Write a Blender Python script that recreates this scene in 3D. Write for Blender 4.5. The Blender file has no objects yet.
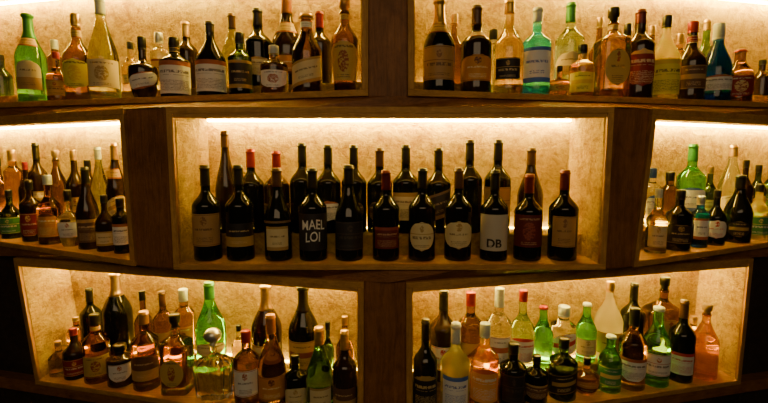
import bpy, math, random
random.seed(11)
C = bpy.context.scene.collection
F = 430.0; TH = math.atan(47/430.0); CT, ST = math.cos(TH), math.sin(TH)
EYE = 1.62; CX = 384.0; CY = 201.5; CAMX = -5/313.0
D = 1.37; MA = 0.233; MB = 0.435; X0 = 0.745

def rowA(x): return D + MA*abs(x)
def rowB(x): return D + MB*max(0, abs(x)-X0)
ROW = {1: rowA, 2: rowB, 3: rowA}
def solve(row, off, px, z):
    zr = z-EYE; u = (px-CX)/F; y = D+off; x = 0
    for _ in range(40):
        x = CAMX + u*(y*CT - zr*ST)
        y = ROW[row](x)+off
    return x, y
def zpix(y, py):
    t = (CY-py)/F
    return EYE + y*(t*CT-ST)/(CT+t*ST)

# ------------------------------------------------------------ nodes
class N:
    def __init__(s, name):
        s.m = bpy.data.materials.new(name); s.m.use_nodes = True
        s.t = s.m.node_tree; s.n = s.t.nodes; s.b = s.n['Principled BSDF']; s.out = s.n['Material Output']
    def new(s, ty, **kw):
        n = s.n.new(ty)
        for k, v in kw.items(): setattr(n, k, v)
        return n
    def link(s, a, b): s.t.links.new(a, b)
    def math(s, op, a, b=None, c=None):
        n = s.n.new('ShaderNodeMath'); n.operation = op
        for i, v in enumerate((a, b, c)):
            if v is None: continue
            if isinstance(v, (int, float)): n.inputs[i].default_value = v
            else: s.link(v, n.inputs[i])
        return n.outputs[0]
    def mix(s, f, a, b):
        n = s.n.new('ShaderNodeMix'); n.data_type = 'RGBA'
        for i, v in ((0, f), (6, a), (7, b)):
            if isinstance(v, (int, float)): n.inputs[i].default_value = v
            elif isinstance(v, tuple): n.inputs[i].default_value = (*v[:3], 1)
            else: s.link(v, n.inputs[i])
        return n.outputs[2]
    def noise(s, vec, scale, detail=4, rough=.55, dist=0):
        n = s.new('ShaderNodeTexNoise'); s.link(vec, n.inputs['Vector'])
        n.inputs['Scale'].default_value = scale; n.inputs['Detail'].default_value = detail
        n.inputs['Roughness'].default_value = rough; n.inputs['Distortion'].default_value = dist
        return n.outputs['Fac']
    def ramp(s, f, stops):
        n = s.new('ShaderNodeValToRGB'); e = n.color_ramp.elements
        while len(e) < len(stops): e.new(.5)
        for i, (p, c) in enumerate(stops): e[i].position = p; e[i].color = (*c, 1)
        s.link(f, n.inputs[0]); return n.outputs[0]
    def mapping(s, scale, src='Object'):
        tc = s.new('ShaderNodeTexCoord'); mp = s.new('ShaderNodeMapping')
        mp.inputs['Scale'].default_value = scale; s.link(tc.outputs[src], mp.inputs[0]); return mp.outputs[0]
    def bump(s, h, st, dist=.01):
        n = s.new('ShaderNodeBump'); n.inputs['Strength'].default_value = st; n.inputs['Distance'].default_value = dist
        s.link(h, n.inputs['Height']); s.link(n.outputs[0], s.b.inputs['Normal'])

def wood(name, scale, dark, light, rough=.55):
    k = N(name); v = k.mapping(scale); w = k.mapping((1, 1, 1))
    a = k.noise(v, 4, 6, .6, 1.2); b = k.noise(v, 22, 3, .6, .3); c = k.noise(w, 14, 6, .75, .5)
    f = k.math('ADD', k.math('ADD', k.math('MULTIPLY', a, .40), k.math('MULTIPLY', b, .22)), k.math('MULTIPLY', c, .38))
    k.link(k.ramp(f, [(.36, dark), (.5, tuple((p+q)/2 for p, q in zip(dark, light))), (.64, light)]), k.b.inputs['Base Color'])
    k.b.inputs['Roughness'].default_value = rough; k.bump(f, .7, .01); return k.m
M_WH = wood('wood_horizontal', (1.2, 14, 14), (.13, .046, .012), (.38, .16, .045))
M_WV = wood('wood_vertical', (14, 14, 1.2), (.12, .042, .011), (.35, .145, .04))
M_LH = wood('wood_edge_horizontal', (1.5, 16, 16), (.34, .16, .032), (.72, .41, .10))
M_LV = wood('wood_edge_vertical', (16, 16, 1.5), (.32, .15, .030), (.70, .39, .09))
def plaster(name, c0, c1, c2, lo=.41, hi=.60, vein=False):
    k = N(name); v = k.mapping((1, 1, 1)); w = k.mapping((1.4, 1, 2.0))
    a = k.noise(v, 3.4, 8, .74, .6); b = k.noise(w, 11, 8, .80, .8); c = k.noise(v, 60, 4, .75, .2)
    f = k.math('ADD', k.math('ADD', k.math('MULTIPLY', a, .38), k.math('MULTIPLY', b, .40)), k.math('MULTIPLY', c, .22))
    col = k.ramp(f, [(lo, c0), (.49, c1), (hi, c2)])
    if vein:
        d = k.noise(v, 3.2, 5, .6, 1.0)
        m = k.math('LESS_THAN', k.math('ABSOLUTE', k.math('SUBTRACT', d, .5)), .004)
        col = k.mix(k.math('MULTIPLY', m, .45), col, c0)
    k.link(col, k.b.inputs['Base Color'])
    k.b.inputs['Roughness'].default_value = .85; k.bump(f, 1.0, .07); return k.m
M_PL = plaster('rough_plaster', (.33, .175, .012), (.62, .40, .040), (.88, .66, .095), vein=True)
M_PD = plaster('dark_plaster', (.02, .012, .008), (.05, .03, .018), (.08, .05, .03))
M_FL = plaster('floor_stone', (.02, .015, .012), (.04, .03, .025), (.06, .045, .035))
def led(name, e, c=(1, .66, .085)):
    k = N(name); k.b.inputs['Base Color'].default_value = (1, .8, .5, 1)
    k.b.inputs['Emission Color'].default_value = (*c, 1); k.b.inputs['Emission Strength'].default_value = e; return k.m
M_LED = led('warm_light', 190); M_LEDF = led('warm_light_front', 6, (1, .68, .16)); M_LEDB = led('warm_light_low', 40, (1, .66, .08))

GL = {  # liquid/body tint, neck tint (None: opaque)
 'black': ((.006, .007, .005), None), 'brown': ((.026, .012, .005), None),
 'cream': ((.97, .97, .80), (.96, .96, .88)),
 'dkgreen': ((.06, .13, .03), (.09, .17, .06)),
 'green': ((.16, .70, .18), (.22, .72, .24)), 'bottlegreen': ((.16, .42, .08), (.20, .46, .12)), 'ltgreen': ((.66, .90, .55), (.76, .93, .75)),
 'amber': ((.60, .35, .015), (.68, .44, .07)), 'dkamber': ((.28, .135, .008), (.34, .18, .03)), 'orange': ((.94, .56, .03), (.95, .68, .16)),
 'clear': ((.98, .98, .98), (.98, .98, .98)), 'teal': ((.07, .62, 1.0), (.25, .80, 1.0)), 'yellow': ((1.0, .94, .01), (.96, .88, .15)),
 'vivid': ((.94, .47, .01), (.95, .60, .10)), 'olive': ((.62, .66, .07), (.70, .72, .2)), 'blue': ((.005, .07, .50), (.02, .13, .6)),
 'straw': ((.95, .96, .62), (.98, .97, .88)), 'pale': ((.93, 1.0, .60), (.98, 1.0, .85)), 'redbrown': ((.38, .145, .015), (.46, .21, .04)), 'gold': ((.86, .69, .08), (.92, .78, .25))}
TRL = {'yellow': .45, 'teal': .14, 'cream': .6, 'orange': .06, 'green': .04, 'ltgreen': .02, 'blue': .10, 'straw': .08, 'pale': .45, 'vivid': .20}
GM = {}
def glass(key):
    if key in GM: return GM[key]
    body, neck = GL[key]; k = N('glass_'+key); b = k.b
    b.inputs['Roughness'].default_value = .05
    if neck is None:
        v = k.mapping((1, 1, 1)); f = k.noise(v, 9, 2)
        k.link(k.mix(f, tuple(c*.8 for c in body), tuple(min(1, c*1.25) for c in body)), b.inputs['Base Color'])
        b.inputs['Specular IOR Level'].default_value = .45
    else:
        b.inputs['Roughness'].default_value = .0
        tc = k.new('ShaderNodeTexCoord'); sp = k.new('ShaderNodeSeparateXYZ'); k.link(tc.outputs['Generated'], sp.inputs[0])
        f = k.math('GREATER_THAN', sp.outputs[2], .82)
        col = k.mix(f, body, neck)
        k.link(col, b.inputs['Base Color']); b.inputs['Transmission Weight'].default_value = 1; b.inputs['IOR'].default_value = 1.45
        tr = k.new('ShaderNodeBsdfTranslucent'); k.link(col, tr.inputs[0])
        mx = k.new('ShaderNodeMixShader'); mx.inputs[0].default_value = TRL.get(key, .01)
        k.link(b.outputs[0], mx.inputs[1]); k.link(tr.outputs[0], mx.inputs[2]); k.link(mx.outputs[0], k.out.inputs[0])
    GM[key] = k.m; return k.m
CAPC = {'gold': (.75, .50, .12, .8), 'red': (.34, .02, .012, .2), 'black': (.012, .011, .01, .1), 'white': (.58, .66, .64, 0), 'cork': (.34, .22, .09, 0),
        'silver': (.7, .72, .70, .8), 'green': (.04, .25, .07, .2), 'wine': (.14, .015, .02, .3), 'orange': (.42, .17, .015, .3), 'copper': (.50, .28, .09, .7), 'blue': (.03, .09, .4, .2), 'brown': (.10, .045, .02, .1), 'yellow': (.85, .6, .08, .1)}
CM = {}
def capmat(c):
    if c in CM: return CM[c]
    k = N('cap_'+c); r, g, b_, me = CAPC[c]; v = k.mapping((1, 1, 1)); f = k.noise(v, 120, 2)
    k.link(k.mix(f, (r*.8, g*.8, b_*.8), (min(1, r*1.15), min(1, g*1.15), min(1, b_*1.15))), k.b.inputs['Base Color'])
    k.b.inputs['Metallic'].default_value = me; k.b.inputs['Roughness'].default_value = .8 if c == 'cork' else .32
    CM[c] = k.m; return k.m
LB = {'cream': ((.74, .64, .34), (.16, .09, .04), (.45, .30, .10)), 'white': ((.86, .88, .84), (.06, .05, .05), (.40, .12, .05)), 'black': ((.015, .013, .012), (.70, .52, .22), (.45, .30, .08)),
      'red': ((.27, .015, .01), (.85, .72, .45), (.7, .5, .2)), 'tan': ((.46, .27, .09), (.10, .045, .02), (.24, .11, .04)), 'gold': ((.60, .42, .09), (.08, .03, .01), (.30, .07, .02)),
      'grey': ((.58, .54, .43), (.08, .06, .05), (.3, .25, .18)), 'orange': ((.62, .27, .03), (.95, .85, .5), (.12, .03, .01)), 'darkred': ((.12, .012, .012), (.55, .30, .15), (.3, .06, .04)),
      'green': ((.05, .26, .09), (.85, .82, .6), (.8, .65, .2)), 'yellow': ((.98, .84, .02), (.10, .05, .02), (.88, .64, .02)), 'whiteblue': ((.86, .92, .95), (.04, .10, .45), (.05, .16, .60)),
      'whitered': ((.86, .86, .78), (.5, .03, .03), (.6, .04, .03)), 'brown': ((.13, .065, .03), (.7, .5, .25), (.5, .33, .12)), 'pink': ((.88, .42, .12), (.95, .9, .8), (.75, .15, .06)), 'plaindark': ((.02, .018, .02), (.06, .05, .04), (.07, .05, .04)),
      'dark': ((.035, .025, .02), (.40, .28, .14), (.22, .13, .06))}
LMC = {}
def labelmat(key, st, sd=0):
    kk = (key, st, sd)
    if kk in LMC: return LMC[kk]
    bg, ink, acc = LB[key]; k = N('label_%s' % key); tc = k.new('ShaderNodeTexCoord'); sp = k.new('ShaderNodeSeparateXYZ')
    k.link(tc.outputs['UV'], sp.inputs[0]); u, v = sp.outputs[0], sp.outputs[1]
    du = k.math('ABSOLUTE', k.math('SUBTRACT', u, .5)); dv = k.math('ABSOLUTE', k.math('SUBTRACT', v, .5))
    S = sd*3.7
    def lines(rows, sc, a, b, w, thr, seed):
        vr = k.math('MULTIPLY', v, rows); fr = k.math('FRACT', vr); fl = k.math('FLOOR', vr)
        cb = k.new('ShaderNodeCombineXYZ'); k.link(k.math('MULTIPLY', u, sc), cb.inputs[0]); k.link(k.math('MULTIPLY_ADD', fl, 7.31, seed+S), cb.inputs[1]); k.link(k.math('MULTIPLY', fr, 1.5), cb.inputs[2])
        n = k.noise(cb.outputs[0], 1, 1, .5)
        m = k.math('MULTIPLY', k.math('GREATER_THAN', fr, .42), k.math('GREATER_THAN', n, thr))
        m = k.math('MULTIPLY', m, k.math('LESS_THAN', du, w))
        return k.math('MULTIPLY', m, k.math('MULTIPLY', k.math('GREATER_THAN', v, a), k.math('LESS_THAN', v, b)))
    def disc(cy, r, asp=1.6):
        x = k.math('MULTIPLY', k.math('SUBTRACT', u, .5), asp); y = k.math('SUBTRACT', v, cy)
        return k.math('LESS_THAN', k.math('ADD', k.math('MULTIPLY', x, x), k.math('MULTIPLY', y, y)), r*r)
    def blob(cy, r, sc):
        cb = k.new('ShaderNodeCombineXYZ'); k.link(u, cb.inputs[0]); k.link(v, cb.inputs[1]); cb.inputs[2].default_value = S
        n = k.noise(cb.outputs[0], sc, 4, .7, .3)
        return k.math('MULTIPLY', disc(cy, r), k.math('GREATER_THAN', n, .47))
    if st == 0:
        ink_m = k.math('MAXIMUM', lines(18, 70, .1, .28, .24, .48, 3), lines(9, 40, .45, .56, .28, .47, 9))
        em = blob(.78, .15, 16)
    elif st == 1:
        ink_m = k.math('MAXIMUM', lines(18, 70, .25, .36, .2, .47, 5), lines(8, 34, .50, .63, .32, .46, 2))
        em = k.math('MAXIMUM', k.math('LESS_THAN', v, .14), k.math('GREATER_THAN', v, .9))
    elif st == 2:
        ink_m = k.math('MAXIMUM', lines(18, 70, .06, .16, .22, .47, 1), lines(10, 40, .80, .90, .30, .45, 6))
        em = blob(.50, .28, 14)
    elif st == 3:
        ink_m = k.math('MAXIMUM', lines(16, 60, .12, .3, .2, .48, 4), lines(12, 40, .75, .84, .25, .46, 8))
        em = k.math('MULTIPLY', k.math('LESS_THAN', k.math('ABSOLUTE', k.math('SUBTRACT', v, .52)), .10), k.math('LESS_THAN', du, .40))
    elif st == 4:
        d = k.math('SUBTRACT', v, k.math('MULTIPLY_ADD', u, .8, .12))
        em = k.math('LESS_THAN', k.math('ABSOLUTE', d), .08)
        ink_m = lines(16, 60, .06, .18, .3, .48, 6)
    elif st == 5:
        ink_m = k.math('MAXIMUM', lines(6, 24, .34, .50, .36, .45, 3), lines(20, 70, .1, .2, .3, .47, 3))
        em = k.math('MAXIMUM', blob(.76, .12, 14), k.math('LESS_THAN', k.math('ABSOLUTE', k.math('SUBTRACT', v, .58)), .012))
    elif st == 6:
        em = k.math('LESS_THAN', v, .42); ink_m = k.math('MAXIMUM', lines(10, 36, .6, .70, .30, .46, 2), lines(16, 60, .12, .24, .26, .47, 7))
    elif st == 8:
        ink_m = k.math('MAXIMUM', lines(22, 80, .08, .42, .38, .49, 2), lines(7, 26, .56, .72, .40, .42, 5))
        em = k.math('GREATER_THAN', v, .86)
    else:
        em = k.math('MULTIPLY', du, 0.0); ink_m = em
    ink_m = k.math('MULTIPLY', ink_m, .8)
    c = k.mix(em, bg, acc); c = k.mix(ink_m, c, ink)
    if st in (0, 3, 5):
        bd = k.math('MULTIPLY', k.math('GREATER_THAN', dv, .455), k.math('LESS_THAN', dv, .475)); c = k.mix(bd, c, acc)
    k.link(c, k.b.inputs['Base Color']); k.b.inputs['Roughness'].default_value = .6
    LMC[kk] = k.m; return k.m
INK = {}
def inkmat(col, nm):
    if nm in INK: return INK[nm]
    k = N('ink_'+nm); v = k.mapping((1, 1, 1)); f = k.noise(v, 200, 2)
    k.link(k.mix(f, tuple(c*.85 for c in col), col), k.b.inputs['Base Color']); k.b.inputs['Roughness'].default_value = .6
    INK[nm] = k.m; return k.m

# ------------------------------------------------------------ meshes
def mk(name, verts, faces, mat, parent=None, smooth=False, uvs=None):
    me = bpy.data.meshes.new(name); me.from_pydata(verts, [], faces); me.materials.append(mat)
    if uvs:
        l = me.uv_layers.new(name='UVMap')
        for p in me.polygons:
            for li, vi in zip(p.loop_indices, p.vertices): l.data[li].uv = uvs[vi]
    if smooth:
        for p in me.polygons: p.use_smooth = True
    me.validate(); me.update()
    o = bpy.data.objects.new(name, me); C.objects.link(o)
    if parent: o.parent = parent
    return o
HF = [(0, 1, 2, 3), (7, 6, 5, 4), (0, 4, 5, 1), (1, 5, 6, 2), (2, 6, 7, 3), (3, 7, 4, 0)]
def hexa(name, P, mat, parent=None, bevel=.0015):
    o = mk(name, P, HF, mat, parent)
    if bevel:
        b = o.modifiers.new('bevel', 'BEVEL'); b.width = bevel; b.segments = 2
    return o
def empty(name, loc=(0, 0, 0), rz=0):
    o = bpy.data.objects.new(name, None); C.objects.link(o); o.location = loc; o.rotation_euler = (0, 0, rz); o.empty_display_size = .05
    return o

# ------------------------------------------------------------ shelving
T = .02; DEP = .25
shelf1 = zpix(D, 89); ceil2 = zpix(D, 113.5); shelf2 = zpix(D, 263); ceil3 = zpix(D, 289)
_, yy = solve(3, 0, 40, .72); shelf3 = zpix(yy, 379); ceil1 = shelf1+.47
SH = {1: shelf1, 2: shelf2, 3: shelf3}; CE = {1: ceil1, 2: ceil2, 3: ceil3}
RIS = {1: .045, 2: .072, 3: .075}
NI = {'top left': (1, -75, -75, 362, 362), 'top right': (1, 414, 414, 850, 850),
      'middle left': (2, -80, -75, 121, 132), 'central': (2, 174, 181, 606, 598), 'middle right': (2, 655, 637, 850, 850),
      'bottom left': (3, 20, 41, 358, 358), 'bottom right': (3, 412, 412, 747, 735)}
unit = empty('back_bar_shelving'); unit['label'] = 'built-in wooden back bar shelving with seven warmly lit plaster niches'; unit['category'] = 'shelving'
SIDE = {}
for nm, (r, lt, lb, rt, rb) in NI.items():
    z0, z1 = SH[r], CE[r]
    a = solve(r, 0, lb, z0); b = solve(r, 0, rb, z0); c = solve(r, 0, rt, z1); d = solve(r, 0, lt, z1)
    SIDE[nm] = (a, b, c, d)
    fr = -.012
    def P(p, z, o): return (p[0], p[1]+o, z)
    def sh(p, dx): x = p[0]+dx; return (x, ROW[r](x))
    al, bl, cl, dl = sh(a, -T), sh(b, T), sh(c, T), sh(d, -T)
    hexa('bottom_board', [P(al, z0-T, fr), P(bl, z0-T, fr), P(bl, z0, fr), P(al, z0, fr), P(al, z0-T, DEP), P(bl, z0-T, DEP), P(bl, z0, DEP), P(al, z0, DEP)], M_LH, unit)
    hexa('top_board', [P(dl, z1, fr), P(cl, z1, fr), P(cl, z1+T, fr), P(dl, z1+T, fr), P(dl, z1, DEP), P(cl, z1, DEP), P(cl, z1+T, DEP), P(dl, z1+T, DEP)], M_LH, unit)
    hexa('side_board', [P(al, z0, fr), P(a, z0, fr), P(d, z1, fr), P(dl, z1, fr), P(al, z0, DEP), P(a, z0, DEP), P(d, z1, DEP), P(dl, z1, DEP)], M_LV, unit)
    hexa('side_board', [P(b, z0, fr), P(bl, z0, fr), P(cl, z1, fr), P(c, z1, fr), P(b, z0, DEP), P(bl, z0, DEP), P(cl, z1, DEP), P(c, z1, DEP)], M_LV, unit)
    ai, bi, ci, di = sh(a, .003), sh(b, -.003), sh(c, -.003), sh(d, .003)
    hexa('side_lining', [P(a, z0, .002), P(ai, z0, .002), P(di, z1, .002), P(d, z1, .002), P(a, z0, DEP), P(ai, z0, DEP), P(di, z1, DEP), P(d, z1, DEP)], M_PL, unit, 0)
    hexa('side_lining', [P(bi, z0, .002), P(b, z0, .002), P(c, z1, .002), P(ci, z1, .002), P(bi, z0, DEP), P(b, z0, DEP), P(c, z1, DEP), P(ci, z1, DEP)], M_PL, unit, 0)
    hexa('back_panel', [P(al, z0-T, DEP), P(bl, z0-T, DEP), P(cl, z1+T, DEP), P(dl, z1+T, DEP), P(al, z0-T, DEP+.02), P(bl, z0-T, DEP+.02), P(cl, z1+T, DEP+.02), P(dl, z1+T, DEP+.02)], M_PL, unit, 0)
    rz = z0+RIS[r]; tt = RIS[r]/(z1-z0)
    a2 = (a[0]+(d[0]-a[0])*tt, a[1]+(d[1]-a[1])*tt); b2 = (b[0]+(c[0]-b[0])*tt, b[1]+(c[1]-b[1])*tt)
    hexa('riser_step', [P(a, z0, .115), P(b, z0, .115), P(b2, rz, .115), P(a2, rz, .115), P(a, z0, DEP), P(b, z0, DEP), P(b2, rz, DEP), P(a2, rz, DEP)], M_PL, unit)
    def bar(n_, s0, s1, y0, y1, zl, zh, m, bv=0): hexa(n_, [P(s0, zl, y0), P(s1, zl, y0), P(s1, zh, y0), P(s0, zh, y0), P(s0, zl, y1), P(s1, zl, y1), P(s1, zh, y1), P(s0, zh, y1)], m, unit, bv)
    bar('light_strip', sh(d, .012), sh(c, -.012), .224, .238, z1-.008, z1-.0005, M_LED)
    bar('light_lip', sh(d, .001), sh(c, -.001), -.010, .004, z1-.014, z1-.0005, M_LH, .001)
    bar('light_strip', sh(d, .02), sh(c, -.02), .008, .020, z1-.007, z1-.0005, M_LEDF)
    bar('low_light_strip', sh(a2, .012), sh(b2, -.012), .236, .246, rz+.0005, rz+.005, M_LEDB)

def divider(nl, nr, rec=.006, mat=M_WV):
    r = NI[nl][0] if nl else NI[nr][0]; z0, z1 = SH[r]-T, CE[r]+T
    def e(x): return (x, ROW[r](x)+rec)
    if nl: L0, L1 = SIDE[nl][1][0]+T, SIDE[nl][2][0]+T
    else: L0, L1 = SIDE[nr][0][0]-.7, SIDE[nr][3][0]-.7
    if nr: R0, R1 = SIDE[nr][0][0]-T, SIDE[nr][3][0]-T
    else: R0, R1 = SIDE[nl][1][0]+.7, SIDE[nl][2][0]+.7
    p = [(*e(L0), z0), (*e(R0), z0), (*e(R1), z1), (*e(L1), z1)]
    q = [(x, y+DEP, z) for x, y, z in p]
    hexa('upright_or_shade_panel', p+q, mat, unit)
divider('top left', 'top right'); divider('middle left', 'central'); divider('central', 'middle right'); divider('bottom left', 'bottom right')
divider(None, 'bottom left', .05, M_PD); divider('bottom right', None, .05, M_PD)  # outer panels: dark colour stands in for the shade of unlit neighbouring niches
def slab(up, lo, zt, zb, mat, rec=.004, name='shelf_core'):
    xs = [-2.6, -2.0, -1.6, -1.2, -.95, -X0, -.5, -.25, 0, .25, .5, X0, .95, 1.2, 1.6, 2.0, 2.6]
    V = []; Fc = []
    for x in xs:
        yb = max(rowA(x), rowB(x))+.35
        V += [(x, ROW[lo](x)+rec, zb), (x, ROW[up](x)+rec, zt), (x, yb, zt), (x, yb, zb)]
    n = len(xs)
    for i in range(n-1):
        a = i*4; b = a+4
        Fc += [(a, b, b+1, a+1), (a+1, b+1, b+2, a+2), (a+2, b+2, b+3, a+3), (a+3, b+3, b, a)]
    Fc += [(0, 1, 2, 3), (n*4-1, n*4-2, n*4-3, n*4-4)]
    return mk(name, V, Fc, mat, unit)
slab(1, 1, ceil1+T+.08, ceil1+T, M_WH); slab(1, 2, shelf1-T, ceil2+T, M_WH); slab(2, 3, shelf2-T, ceil3+T, M_WH)
slab(3, 3, shelf3-T, shelf3-T-.05, M_WH); slab(3, 3, shelf3-T-.05, .0, M_PD, .06, 'plinth')

def struct(name, x0, x1, y0, y1, z0, z1, mat):
    o = hexa(name, [(x0, y0, z0), (x1, y0, z0), (x1, y0, z1), (x0, y0, z1), (x0, y1, z0), (x1, y1, z0), (x1, y1, z1), (x0, y1, z1)], mat, None, 0); o['kind'] = 'structure'
struct('floor', -3, 3, -2.5, 3, -.1, 0, M_FL); struct('ceiling', -3, 3, -2.5, 3, 2.9, 3, M_PD)
struct('wall_back', -3, 3, 2.9, 3, 0, 2.9, M_PD); struct('wall_left', -3.1, -3, -2.5, 3, 0, 2.9, M_PD); struct('wall_right', 3, 3.1, -2.5, 3, 0, 2.9, M_PD)

# ------------------------------------------------------------ bottles
# type: zb, zs, neck ratio, bottom factor, slope mix, n, cap z0, label z range, name
TY = {'bordeaux': (.57, .735, .33, 1, .12, 2, .78, (.14, .46), 'wine_bottle'),
      'burgundy': (.44, .78, .34, 1, .40, 2, .80, (.12, .38), 'wine_bottle'),
      'champagne': (.50, .82, .32, 1, .20, 2, .72, (.14, .44), 'champagne_bottle'),
      'flute': (.42, .80, .33, 1, .40, 2, .84, (.10, .38), 'wine_bottle'),
      'whisky': (.60, .75, .34, 1, .05, 2, .84, (.12, .52), 'whisky_bottle'),
      'square': (.63, .74, .32, 1, 0, 5, .83, (.12, .54), 'whisky_bottle'),
      'liqueur': (.50, .72, .32, 1, .15, 2, .86, (.12, .44), 'liqueur_bottle'),
      'beer': (.52, .80, .38, 1, .25, 2, .955, (.14, .46), 'beer_bottle'),
      'vodka': (.66, .77, .42, 1, 0, 2, .83, (.16, .56), 'spirit_bottle'),
      'slim': (.60, .74, .32, 1, .05, 2, .84, (.16, .54), 'spirit_bottle'),
      'taper': (.56, .76, .34, .80, .1, 2, .86, (.12, .48), 'liqueur_bottle'),
      'cone': (.48, .78, .28, 1.0, .35, 2, .86, (.10, .42), 'liqueur_bottle'),
      'squat': (.50, .66, .22, .84, 0, 3.2, .74, (.12, .36), 'decanter'),
      'broad': (.54, .72, .28, .9, 0, 3.0, .82, (.14, .46), 'whisky_bottle'),
      'round': (.50, .64, .26, .62, 0, 2, .80, (.16, .44), 'liqueur_bottle')}
STR = {'squat': .50, 'broad': .36, 'square': .12}
def sec(phi, n):
    if n <= 2.01: return 1.0
    return 1/((abs(math.cos(phi))**n+abs(math.sin(phi))**n)**(1/n))/(1.0 if n < 3.5 else 1.06)
def prof(ty, t):
    zb, zs, nr, bf, sl, n, cz, lz, nm = TY[ty]
    if t <= zb:
        q = t/zb
        if ty == 'round': return .62+.38*math.sin(q*math.pi*.62), 2
        return bf+(1-bf)*q, n
    top = prof(ty, zb)[0]
    if t < zs:
        q = (t-zb)/(zs-zb); s = q*q*(3-2*q); s = s*(1-sl)+q*sl
        return top+(nr-top)*s, n+(2-n)*min(1, q*1.3)
    q = (t-zs)/(1-zs)
    return nr*(1-.06*q), 2
def sxf(ty, n):
    if ty not in STR: return 1.0
    return 1+STR[ty]*max(0, (n-2)/(TY[ty][5]-2))
def lathe(name, rings, mat, parent, ty=''):
    SEG = 48 if ty == 'squat' else 32
    V = [(0, 0, rings[0][0])]; Fc = []
    for z, r, n in rings:
        sx = sxf(ty, n)
        for i in range(SEG):
            p = 2*math.pi*i/SEG; k = r*sec(p, n)
            if ty == 'squat' and n > 2.3: k *= 1-.12*abs(math.sin(6*p))
            V.append((k*math.sin(p)*sx, -k*math.cos(p), z))
    V.append((0, 0, rings[-1][0])); L = len(V)-1
    for i in range(SEG):
        j = (i+1) % SEG; Fc.append((0, 1+j, 1+i)); b = 1+(len(rings)-1)*SEG; Fc.append((b+i, b+j, L))
    for k in range(len(rings)-1):
        a = 1+k*SEG; b = a+SEG
        for i in range(SEG):
            j = (i+1) % SEG; Fc.append((a+i, a+j, b+j, b+i))
    return mk(name, V, Fc, mat, parent, ty != 'squat')
def patch(name, ty, H, R, z0, z1, span, mat, parent, off=.0008, nz=6, na=24, shape='rect', tilt=0):
    V = []; U = []; Fc = []
    if shape != 'rect': nz = 14
    for a in range(nz+1):
        v = a/nz; w = 1.0
        if shape == 'oval': w = max(.02, math.sqrt(max(0, 1-(2*v-1)**2)))
        elif shape == 'arch' and v > .7: w = max(.25, math.sqrt(max(0, 1-((v-.7)/.3)**2)))
        elif shape == 'shield' and v < .35: w = .35+.65*math.sin(v/.35*math.pi/2)
        for b in range(na+1):
            p = (-span+2*span*b/na)*w; t = z0+(z1-z0)*v + tilt*p; rf, n = prof(ty, t); k = rf*R*sec(p, n)+off
            V.append((k*math.sin(p)*sxf(ty, n), -k*math.cos(p), t*H)); U.append((.5+(b/na-.5)*w, v))
    for a in range(nz):
        for b in range(na):
            q = a*(na+1)+b; Fc.append((q, q+1, q+na+2, q+na+1))
    return mk(name, V, Fc, mat, parent, True, U)
def lettering(txt, size, R, z, mat, parent, rough=False):
    cu = bpy.data.curves.new('t', 'FONT'); cu.body = txt; cu.size = size; cu.align_x = 'CENTER'; cu.align_y = 'CENTER'; cu.offset = size*.03; cu.space_line = .80
    if rough: cu.space_character = 1.0; cu.space_line = .9; cu.offset = size*.012
    to = bpy.data.objects.new('t', cu); C.objects.link(to); bpy.context.view_layer.update()
    dg = bpy.context.evaluated_depsgraph_get(); me = bpy.data.meshes.new_from_object(to.evaluated_get(dg))
    bpy.data.objects.remove(to)
    for v in me.vertices:
        x, y = v.co.x, v.co.y
        if rough:
            x, y = x*.86+size*.04*math.sin(y*80), y*1.2+size*.05*math.sin(x*90+1)
        a = x/R; v.co = ((R+.0016)*math.sin(a), -(R+.0016)*math.cos(a), z+y)
    me.materials.clear(); me.materials.append(mat); me.name = 'lettering'
    o = bpy.data.objects.new('lettering', me); C.objects.link(o); o.parent = parent; return o

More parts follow.
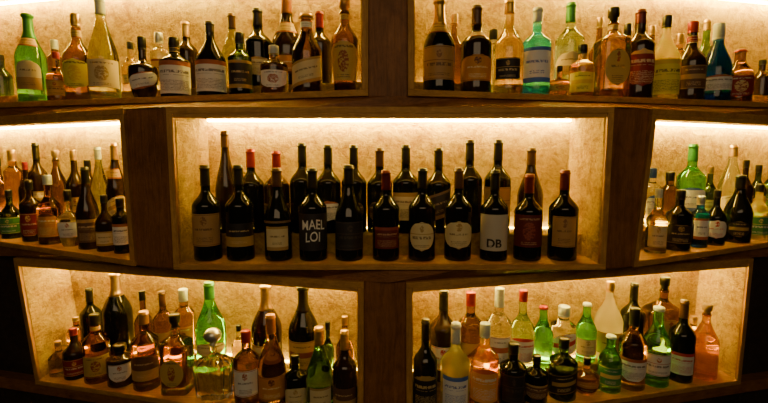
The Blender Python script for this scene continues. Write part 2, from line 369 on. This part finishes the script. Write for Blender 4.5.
def bottle(ty, H, R, gk, cap, lab, loc, rz, label, group):
    zb, zs, nr, bf, sl, n, cz, lz, nm = TY[ty]
    root = empty(nm, loc, rz); root['label'] = label; root['category'] = 'decanter' if nm == 'decanter' else 'bottle'; root['group'] = group
    cs, cc = cap.split(':')
    end = .985 if cs == 'foil' else min(.985, cz+.02)
    R0 = prof(ty, 0)[0]
    rings = [(0, R*R0*.86, n), (.004*H, R*R0*.95, n), (.012*H, R*R0*.99, n)]
    ts = [.025] + [zb*q for q in (.15, .3, .5, .7, .85, .95, 1)] + [zb+(zs-zb)*q/10 for q in range(1, 11)] + [zs+(end-zs)*q/5 for q in range(1, 6)]
    for t in ts:
        r, nn = prof(ty, t); rings.append((t*H, r*R, nn))
    rn = prof(ty, end)[0]*R
    lathe('glass_body', rings, glass(gk), root, ty)
    m = capmat(cc); o1 = .0010
    if cs == 'foil':
        rr = []
        for q in range(9):
            t = cz+(.955-cz)*q/8; r = prof(ty, t)[0]*R+o1
            rr.append((t*H, r, 2))
        top = rr[-1][1]
        if ty == 'champagne': rr += [(.958*H, top*1.22, 2), (.985*H, top*1.28, 2), (.998*H, top*1.05, 2), (1.0*H, top*.7, 2)]
        else: rr += [(.957*H, top*1.10, 2), (.972*H, top*1.10, 2), (.974*H, top*1.0, 2), (.996*H, top*.99, 2), (1.0*H, top*.9, 2)]
        lathe('foil_capsule', rr, m, root)
    elif cs == 'screw':
        r = max(prof(ty, cz)[0]*R*1.12, .0095)
        lathe('screw_cap', [(cz*H, r*.98, 2), ((cz+.004)*H, r, 2), ((cz+.02)*H, r, 2), ((cz+.025)*H, r*.95, 2), ((cz+.03)*H, r, 2), (.99*H, r, 2), (H, r*.92, 2)], m, root)
    elif cs == 'cork':
        r = max(prof(ty, cz)[0]*R, .009)
        lathe('cork_stopper', [(cz*H, r*.8, 2), ((cz+.35*(1-cz))*H, r*.85, 2), ((cz+.4*(1-cz))*H, r*1.2, 2), (.985*H, r*1.25, 2), (H, r*1.1, 2)], m, root)
        lathe('neck_ring', [((cz-.02)*H, rn*1.02, 2), ((cz-.018)*H, rn*1.16, 2), ((cz-.0)*H, rn*1.16, 2), ((cz+.002)*H, rn*1.0, 2)], glass(gk), root)
    elif cs == 'crown':
        r = prof(ty, .96)[0]*R
        lathe('crown_cap', [(.955*H, r*1.32, 2), (.97*H, r*1.18, 2), (.995*H, r*1.1, 2), (H, r*.85, 2)], m, root)
    elif cs == 'ball':
        r0 = rn; h = (1-cz)*H
        rr = [(cz*H, r0*1.05, 2), (cz*H+h*.12, r0*1.3, 2), (cz*H+h*.18, r0*.9, 2)]
        rr += [(cz*H+h*.2+h*.8*(1-math.cos(math.pi*q/10))/2, max(.001, h*.46*math.sin(math.pi*q/10)), 2) for q in range(1, 10)]
        lathe('stopper', rr, m, root)
    if lab != 'none':
        parts = lab.split('+')
        k = parts[0]; z0, z1 = lz
        z0 += random.uniform(-.03, .03); z1 += random.uniform(-.10, .03)
        span = random.choice([1.25, 1.15, 1.0, .85]); shape = random.choice(['rect', 'rect', 'rect', 'arch', 'oval', 'shield']); st = random.choice([0, 0, 1, 1, 2, 3, 5, 5, 6, 8, 8, 4]); tilt = random.choice([0, 0, 0, 0, 0, .05])
        if st == 4 and k not in ('red', 'gold', 'brown'): st = 0
        if 't:' in lab: shape = 'rect'; st = 9; span = 1.3; z0, z1 = .12, .52; tilt = 0
        if k in ('plaindark', 'tan'): shape = 'rect'; z1 = lz[1]+.04 if 't:' not in lab else z1; st = random.choice([0, 2, 5]) if st != 9 else 9; tilt = 0
        if 'FULL' in parts: shape = 'rect'; z0, z1 = .06, zb-.01; span = 1.4; st = 8; tilt = 0
        if 'PIC' in parts: st = 2; span = 1.3; z1 = zb-.03
        if tilt: z1 = min(z1, zb-.08); z0 = max(z0, .09)
        if n > 2.01: span = .72
        lo = patch('label', ty, H, R, z0, z1, span, labelmat(k, st, random.randint(0, 3)), root, shape=shape, tilt=tilt)
        for e in parts[1:]:
            if e.startswith('n:'):
                a = zs+.01; b_ = min(cz-.01, zs+.10) if cs != 'foil' or cz > zs+.05 else None
                if b_ and b_ > a+.01: patch('neck_label', ty, H, R, a, b_, 1.6, labelmat(e[2:], 1), root, nz=3)
                else: patch('neck_label', ty, H, R, zb+.4*(zs-zb), zb+.75*(zs-zb), 1.0, labelmat(e[2:], 1), root, nz=6)
            if e.startswith('b:'):
                patch('band_label', ty, H, R, lz[1]+.04, min(zb, lz[1]+.10), 1.2 if n <= 2.01 else .7, labelmat(e[2:], 1), root, nz=2)
            if e.startswith('t:'):
                _, col, size, zz, txt = e.split(';')
                rad = prof(ty, float(zz))[0]*R
                cc2 = {'white': (.95, .94, .84), 'dark': (.03, .025, .02)}[col]
                lettering(txt.replace('/', '\n'), float(size)*H, rad, float(zz)*H, inkmat(cc2, col), lo, col == 'white')
    return root

DATA = {
'top left': {'F': '''
32|14|34|champagne|green|foil:green|cream+n:gold|bright green sparkling bottle with green foil
57|52|19|liqueur|dkamber|screw:red|gold|small dark amber bottle with red cap
79|14|26|liqueur|dkamber|screw:gold|yellow+n:gold+PIC|brown bottle with yellow label
104|-2|30|flute|olive|foil:white|cream+PIC|olive yellow bottle with white foil
143|37|34|round|brown|screw:black|white|squat brown bottle with white label
175|38|34|whisky|black|screw:black|white+n:black+FULL|black bottle with wide white label
211|22|38|cone|black|foil:black|white+FULL|wide black bottle with large white label
240|33|23|whisky|dkgreen|screw:black|black|dark green bottle with black label
274|46|27|whisky|amber|screw:white|white|short amber bottle with white cap
307|14|30|beer|dkamber|crown:gold|cream+n:white|tall brown crown capped bottle
345|0|27|taper|dkamber|cork:copper|gold+n:gold+PIC|tall brown bottle with ornate gold label
''', 'B': '''
2|55|16|liqueur|dkgreen|screw:black|none|dark green plain bottle
56|40|14|vodka|dkamber|screw:white|none|slim brown plain bottle
131|42|17|liqueur|gold|screw:black|cream|small golden bottle half hidden
160|33|17|vodka|clear|screw:silver|gold|slim clear bottle with silver cap
187|22|22|bordeaux|brown|foil:gold|none|brown bottle with gold foil
233|14|22|burgundy|olive|foil:brown|none|olive bottle with brown foil
259|9|28|bordeaux|black|foil:black|cream|black wine bottle with cream label
287|-4|33|burgundy|brown|foil:orange|orange+n:gold|big brown bottle with orange foil
320|12|24|bordeaux|brown|foil:red|none|brown bottle with red foil
'''},
'top right': {'F': '''
439|0|33|champagne|black|foil:gold|tan+n:gold|black sparkling bottle with gold foil
476|6|30|bordeaux|brown|foil:brown|orange+n:gold|brown bottle with orange label
508|0|34|liqueur|gold|foil:gold|black|golden bottle with black label
536|8|28|slim|teal|foil:white|whiteblue|aqua blue bottle with white neck foil
560|66|20|round|redbrown|screw:black|gold|very small red brown bottle
582|45|24|whisky|orange|screw:black|yellow|short orange bottle with yellow label
611|8|32|square|amber|cork:black|gold+n:gold|square amber bottle with gold label
638|10|28|whisky|brown|foil:wine|red|dark brown bottle with red label
664|16|30|cone|yellow|screw:black|yellow+FULL|bright yellow bottle with black cap
690|22|28|liqueur|brown|screw:red|brown+n:red|brown bottle with red cap
716|24|28|burgundy|blue|screw:white|white|deep blue bottle with white label
739|50|25|beer|dkamber|crown:red|red+PIC|short brown bottle with red label
''', 'B': '''
454|14|20|liqueur|dkamber|screw:gold|none|dark amber bottle half hidden
493|30|18|vodka|clear|screw:black|none|slim clear bottle with black cap
569|3|27|bordeaux|ltgreen|foil:green|cream|pale green bottle with green foil
598|18|18|liqueur|dkamber|screw:gold|none|slim brown bottle with gold cap
626|24|15|vodka|gold|screw:black|none|slim golden bottle half hidden
650|26|18|liqueur|dkamber|screw:gold|cream|slim dark amber bottle with cream label
678|34|15|vodka|amber|screw:gold|none|slim amber bottle with gold cap
704|20|20|liqueur|bottlegreen|foil:gold|none|green bottle with gold foil
762|60|18|liqueur|brown|screw:black|none|small brown bottle at the shelf end
'''},
'middle left': {'F': '''
-12|188|18|liqueur|dkamber|screw:black|cream|dark amber bottle at the frame edge
10|190|17|liqueur|dkgreen|screw:black|green|small dark green bottle
31|180|18|whisky|brown|foil:black|red|brown bottle with red label
50|175|22|liqueur|dkamber|screw:white|orange|dark amber bottle with white cap
69|190|22|round|clear|screw:black|white|squat clear bottle with white label
88|167|20|burgundy|brown|foil:black|brown|tall dark brown bottle
105|195|18|liqueur|brown|screw:black|cream|short brown bottle with cream label
121|198|16|vodka|black|screw:black|white|small black bottle with white label
''', 'B': '''
0|158|15|liqueur|dkamber|screw:black|none|dark amber plain bottle
15|150|16|vodka|amber|screw:gold|none|slim amber bottle with gold cap
27|162|14|liqueur|brown|screw:red|none|small brown bottle with red cap
39|143|17|bordeaux|brown|foil:black|cream|brown bottle with black foil
58|150|18|cone|dkamber|cork:cork|none|sloping brown bottle with cork
76|150|17|liqueur|brown|screw:gold|gold|dark brown bottle with gold cap
90|160|13|vodka|dkamber|screw:black|none|slim dark amber bottle with black cap
100|147|17|flute|olive|foil:white|none|olive bottle with white foil
117|143|19|burgundy|brown|foil:gold|cream+n:gold|brown bottle with gold foil
'''},
'central': {'F': '''
207|165|27|bordeaux|black|foil:black|tan|black wine bottle with large tan label
240|165|27|bordeaux|black|foil:black|black|black wine bottle with gold print on black label
278|168|27|burgundy|black|foil:brown|cream+b:brown|sloping dark wine bottle with cream label
313|168|28|bordeaux|black|foil:black|plaindark+t:;white;.122;.33;MAEL/LOI|black wine bottle with large white lettering
349|165|28|burgundy|black|foil:black|plaindark|sloping black wine bottle with black label
386|170|27|bordeaux|black|foil:wine|darkred|dark wine bottle with dark red label
422|168|27|bordeaux|black|foil:black|cream|black wine bottle with cream label
458|168|27|bordeaux|black|foil:brown|cream|black wine bottle with cream label and brown foil
494|170|27|bordeaux|black|foil:black|grey+t:;dark;.125;.20;DB|black wine bottle with pale label lettered DB
528|174|27|bordeaux|black|foil:wine|darkred+PIC|black wine bottle with dark red label
563|170|28|bordeaux|black|foil:wine|tan|black wine bottle with tan label
''', 'B': '''
227|131|22|flute|brown|foil:brown|none|tall slim brown wine bottle
257|149|25|bordeaux|black|foil:red|none|black wine bottle with bright red foil
279|151|25|bordeaux|brown|foil:red|dark|brown wine bottle with red foil
300|143|25|bordeaux|black|foil:black|none|tall black wine bottle with black foil
327|145|25|bordeaux|black|foil:black|white|black wine bottle with white label
352|145|25|bordeaux|black|foil:black|dark|black wine bottle half hidden behind
380|148|25|bordeaux|black|foil:brown|dark|black wine bottle with brown foil
405|145|26|bordeaux|black|foil:black|cream|black wine bottle with cream label
438|148|25|bordeaux|black|foil:black|dark|black wine bottle with dark label
469|140|25|bordeaux|black|foil:black|none|tall plain black wine bottle
497|140|26|bordeaux|black|foil:black|tan|tall black wine bottle with tan label
530|148|25|burgundy|brown|foil:brown|none|brown wine bottle with sloping shoulders
'''},
'middle right': {'F': '''
657|189|19|liqueur|gold|screw:white|cream|small golden bottle with white cap
679|190|23|whisky|black|screw:black|black|black bottle with gold print
700|196|16|vodka|blue|screw:silver|white|slim blue bottle with silver cap
716|190|18|liqueur|black|screw:black|whitered|slim black bottle with white and red label
738|175|24|burgundy|black|foil:black|black|tall black bottle
758|184|20|liqueur|yellow|screw:black|green|yellow bottle with green label
780|180|20|liqueur|amber|screw:black|cream|amber bottle at the frame edge
''', 'B': '''
651|168|17|vodka|clear|screw:blue|whiteblue|clear bottle with blue cap
669|172|17|vodka|dkamber|screw:black|none|dark amber bottle with black cap
690|144|25|bordeaux|green|foil:green|whiteblue|bright green bottle with green foil
709|166|16|liqueur|dkgreen|screw:gold|cream|small dark green bottle with gold cap
730|145|21|flute|straw|foil:gold|cream|tall straw coloured bottle with gold foil
744|160|15|liqueur|brown|screw:black|none|slim brown bottle with black cap
757|165|16|liqueur|dkgreen|screw:black|gold|dark green bottle with gold label
772|160|17|liqueur|bottlegreen|screw:gold|none|green bottle with gold cap
'''},
'bottom left': {'F': '''
56|341|18|liqueur|gold|screw:gold|none|small plain golden bottle
74|328|21|liqueur|brown|screw:red|red|dark brown bottle with red cap and label
97|314|27|whisky|redbrown|screw:black|gold+n:gold|reddish amber bottle with gold label
120|344|25|vodka|brown|screw:black|white|short brown bottle with white label
146|311|28|whisky|dkamber|foil:copper|brown|dark amber bottle with copper foil
177|314|33|square|amber|cork:black|gold|square amber whisky bottle with black stopper
214|328|58|squat|clear|ball:silver|none|squat clear glass decanter with round stopper
252|331|26|whisky|dkamber|screw:red|white|dark amber bottle, red cap, white label
279|315|27|burgundy|amber|foil:orange|orange|amber bottle with orange foil and label
300|355|22|whisky|black|screw:black|cream|short black bottle with cream label
321|327|27|burgundy|bottlegreen|foil:gold|cream|green wine bottle with gold foil
346|330|24|bordeaux|brown|foil:gold|brown|brown wine bottle with gold foil
''', 'B': '''
68|316|17|liqueur|dkamber|screw:gold|none|small dark amber bottle with gold cap
89|288|19|bordeaux|black|foil:black|none|plain black wine bottle
118|273|42|champagne|black|foil:gold|none|large black sparkling bottle with gold foil
144|291|17|liqueur|dkamber|screw:black|none|slim dark amber bottle with black cap
164|291|19|bordeaux|dkamber|foil:brown|gold|dark amber bottle with brown foil
185|289|19|vodka|amber|screw:white|orange|amber bottle with orange label
211|282|39|burgundy|green|foil:green|cream|large bright green bottle
239|325|15|liqueur|gold|screw:black|none|small golden bottle
267|285|36|champagne|brown|foil:gold|cream|large brown sparkling bottle with gold foil
304|286|42|champagne|black|foil:black|gold|large black sparkling bottle with black foil
328|322|12|liqueur|dkgreen|screw:black|none|slim dark green bottle half hidden
345|316|18|liqueur|dkamber|screw:gold|none|brown bottle half hidden at the end
'''},
'bottom right': {'F': '''
424|319|24|bordeaux|black|foil:black|black|black wine bottle with black label
455|323|29|bordeaux|pale|foil:white|whiteblue|pale straw bottle with blue and white label
484|323|29|whisky|vivid|screw:white|pink|vivid orange bottle with white cap
513|343|27|whisky|black|screw:black|plaindark|short all black bottle
536|355|23|whisky|black|screw:black|brown|short black bottle with brown label
563|338|27|whisky|dkgreen|screw:black|black|dark green bottle with gold print
587|357|25|round|orange|screw:black|orange|short orange round shouldered bottle
610|335|22|beer|green|crown:white|green|green beer bottle with green label
632|308|28|bordeaux|amber|screw:black|white|amber bottle with white label
656|307|27|beer|green|screw:white|white|green bottle with white label
681|300|23|bordeaux|black|foil:brown|whitered|black bottle with white and red label
704|304|27|cone|vivid|cork:cork|none|plain orange bottle with sloping shoulders
''', 'B': '''
443|290|27|bordeaux|brown|foil:black|whitered|brown bottle with white and red label
470|292|26|whisky|dkamber|screw:red|gold|dark amber bottle with red cap
499|288|26|bordeaux|clear|screw:white|white|clear bottle with white label
523|290|24|liqueur|ltgreen|screw:red|whitered|pale green bottle with red cap
541|306|20|beer|green|crown:red|none|green beer bottle with red crown cap
563|306|24|vodka|clear|screw:white|whitered|clear bottle with white and red label
586|303|20|beer|green|crown:white|cream|green beer bottle with cream label
608|281|26|cone|cream|screw:gold|gold|milky cream coloured bottle
632|283|22|bordeaux|black|foil:black|none|plain black wine bottle
662|277|44|broad|dkamber|cork:black|gold|broad dark amber bottle, black stopper
694|316|18|liqueur|gold|screw:gold|none|small golden bottle at the end
'''}}
ORD = ['first', 'second', 'third', 'fourth', 'fifth', 'sixth', 'seventh', 'eighth', 'ninth', 'tenth', 'eleventh', 'twelfth', 'thirteenth']
for nm, rows in DATA.items():
    r = NI[nm][0]
    for rk, txt in rows.items():
        off = .058 if rk == 'F' else .172
        zb_ = SH[r]+(RIS[r] if rk == 'B' else 0)+.0004
        L = []
        for ln in txt.strip().split('\n'):
            px, top, w, ty, g, cap, lab, look = ln.split('|'); px, top, w = float(px), float(top), float(w)
            x, y = solve(r, off, px, zb_+.12)
            depth = y*CT-(zb_+.12-EYE)*ST
            H = zpix(y, top)-zb_; Rx = w/2*depth/F; R = min(.052 if rk == 'F' else .059, Rx/(1+STR.get(ty, 0)))
            L.append([x, R*(1+STR.get(ty, 0)), H, ty, g, cap, lab, look, R])
        L.sort(key=lambda b: b[0])
        a, b, c, d = SIDE[nm]; lo, hi = max(a[0], d[0])+.007, min(b[0], c[0])-.007
        for it in range(400):
            for i in range(len(L)-1):
                g_ = L[i][1]+L[i+1][1]+.002-(L[i+1][0]-L[i][0])
                if g_ > 0: L[i][0] -= g_/2; L[i+1][0] += g_/2
            L[0][0] = max(L[0][0], lo+L[0][1]); L[-1][0] = min(L[-1][0], hi-L[-1][1])
        for i, (x, Rx, H, ty, g, cap, lab, look, R) in enumerate(L):
            y = ROW[r](x)+off
            rz = -math.atan2(x, y)*.6 + random.uniform(-.12, .12)
            if 't:' in lab: rz = -math.atan2(x, y)*.9
            if ty in STR: rz = 0
            label = '%s, %s from left, %s row, %s niche' % (look, ORD[i], 'front' if rk == 'F' else 'back', nm)
            bottle(ty, H, R, g, cap, lab, (x, y, zb_), rz, label, 'bottles in the %s niche' % nm)

# ------------------------------------------------------------ light, camera
def area(name, loc, rot, sx, sy, e, col):
    l = bpy.data.lights.new(name, 'AREA'); l.shape = 'RECTANGLE'; l.size = sx; l.size_y = sy; l.energy = e; l.color = col
    o = bpy.data.objects.new(name, l); C.objects.link(o); o.location = loc; o.rotation_euler = rot
area('room_light', (0, -1.2, 2.6), (math.radians(60), 0, 0), 2.5, 1.0, 18, (1, .70, .38))
w = bpy.data.worlds.new('w'); bpy.context.scene.world = w; w.use_nodes = True
w.node_tree.nodes['Background'].inputs[0].default_value = (1, .65, .35, 1); w.node_tree.nodes['Background'].inputs[1].default_value = .02
cd = bpy.data.cameras.new('camera'); cd.sensor_width = 36; cd.lens = F/768*36; cd.clip_start = .02
co = bpy.data.objects.new('camera', cd); C.objects.link(co); co.location = (CAMX, 0, EYE); co.rotation_euler = (math.pi/2-TH, 0, 0)
bpy.context.scene.camera = co
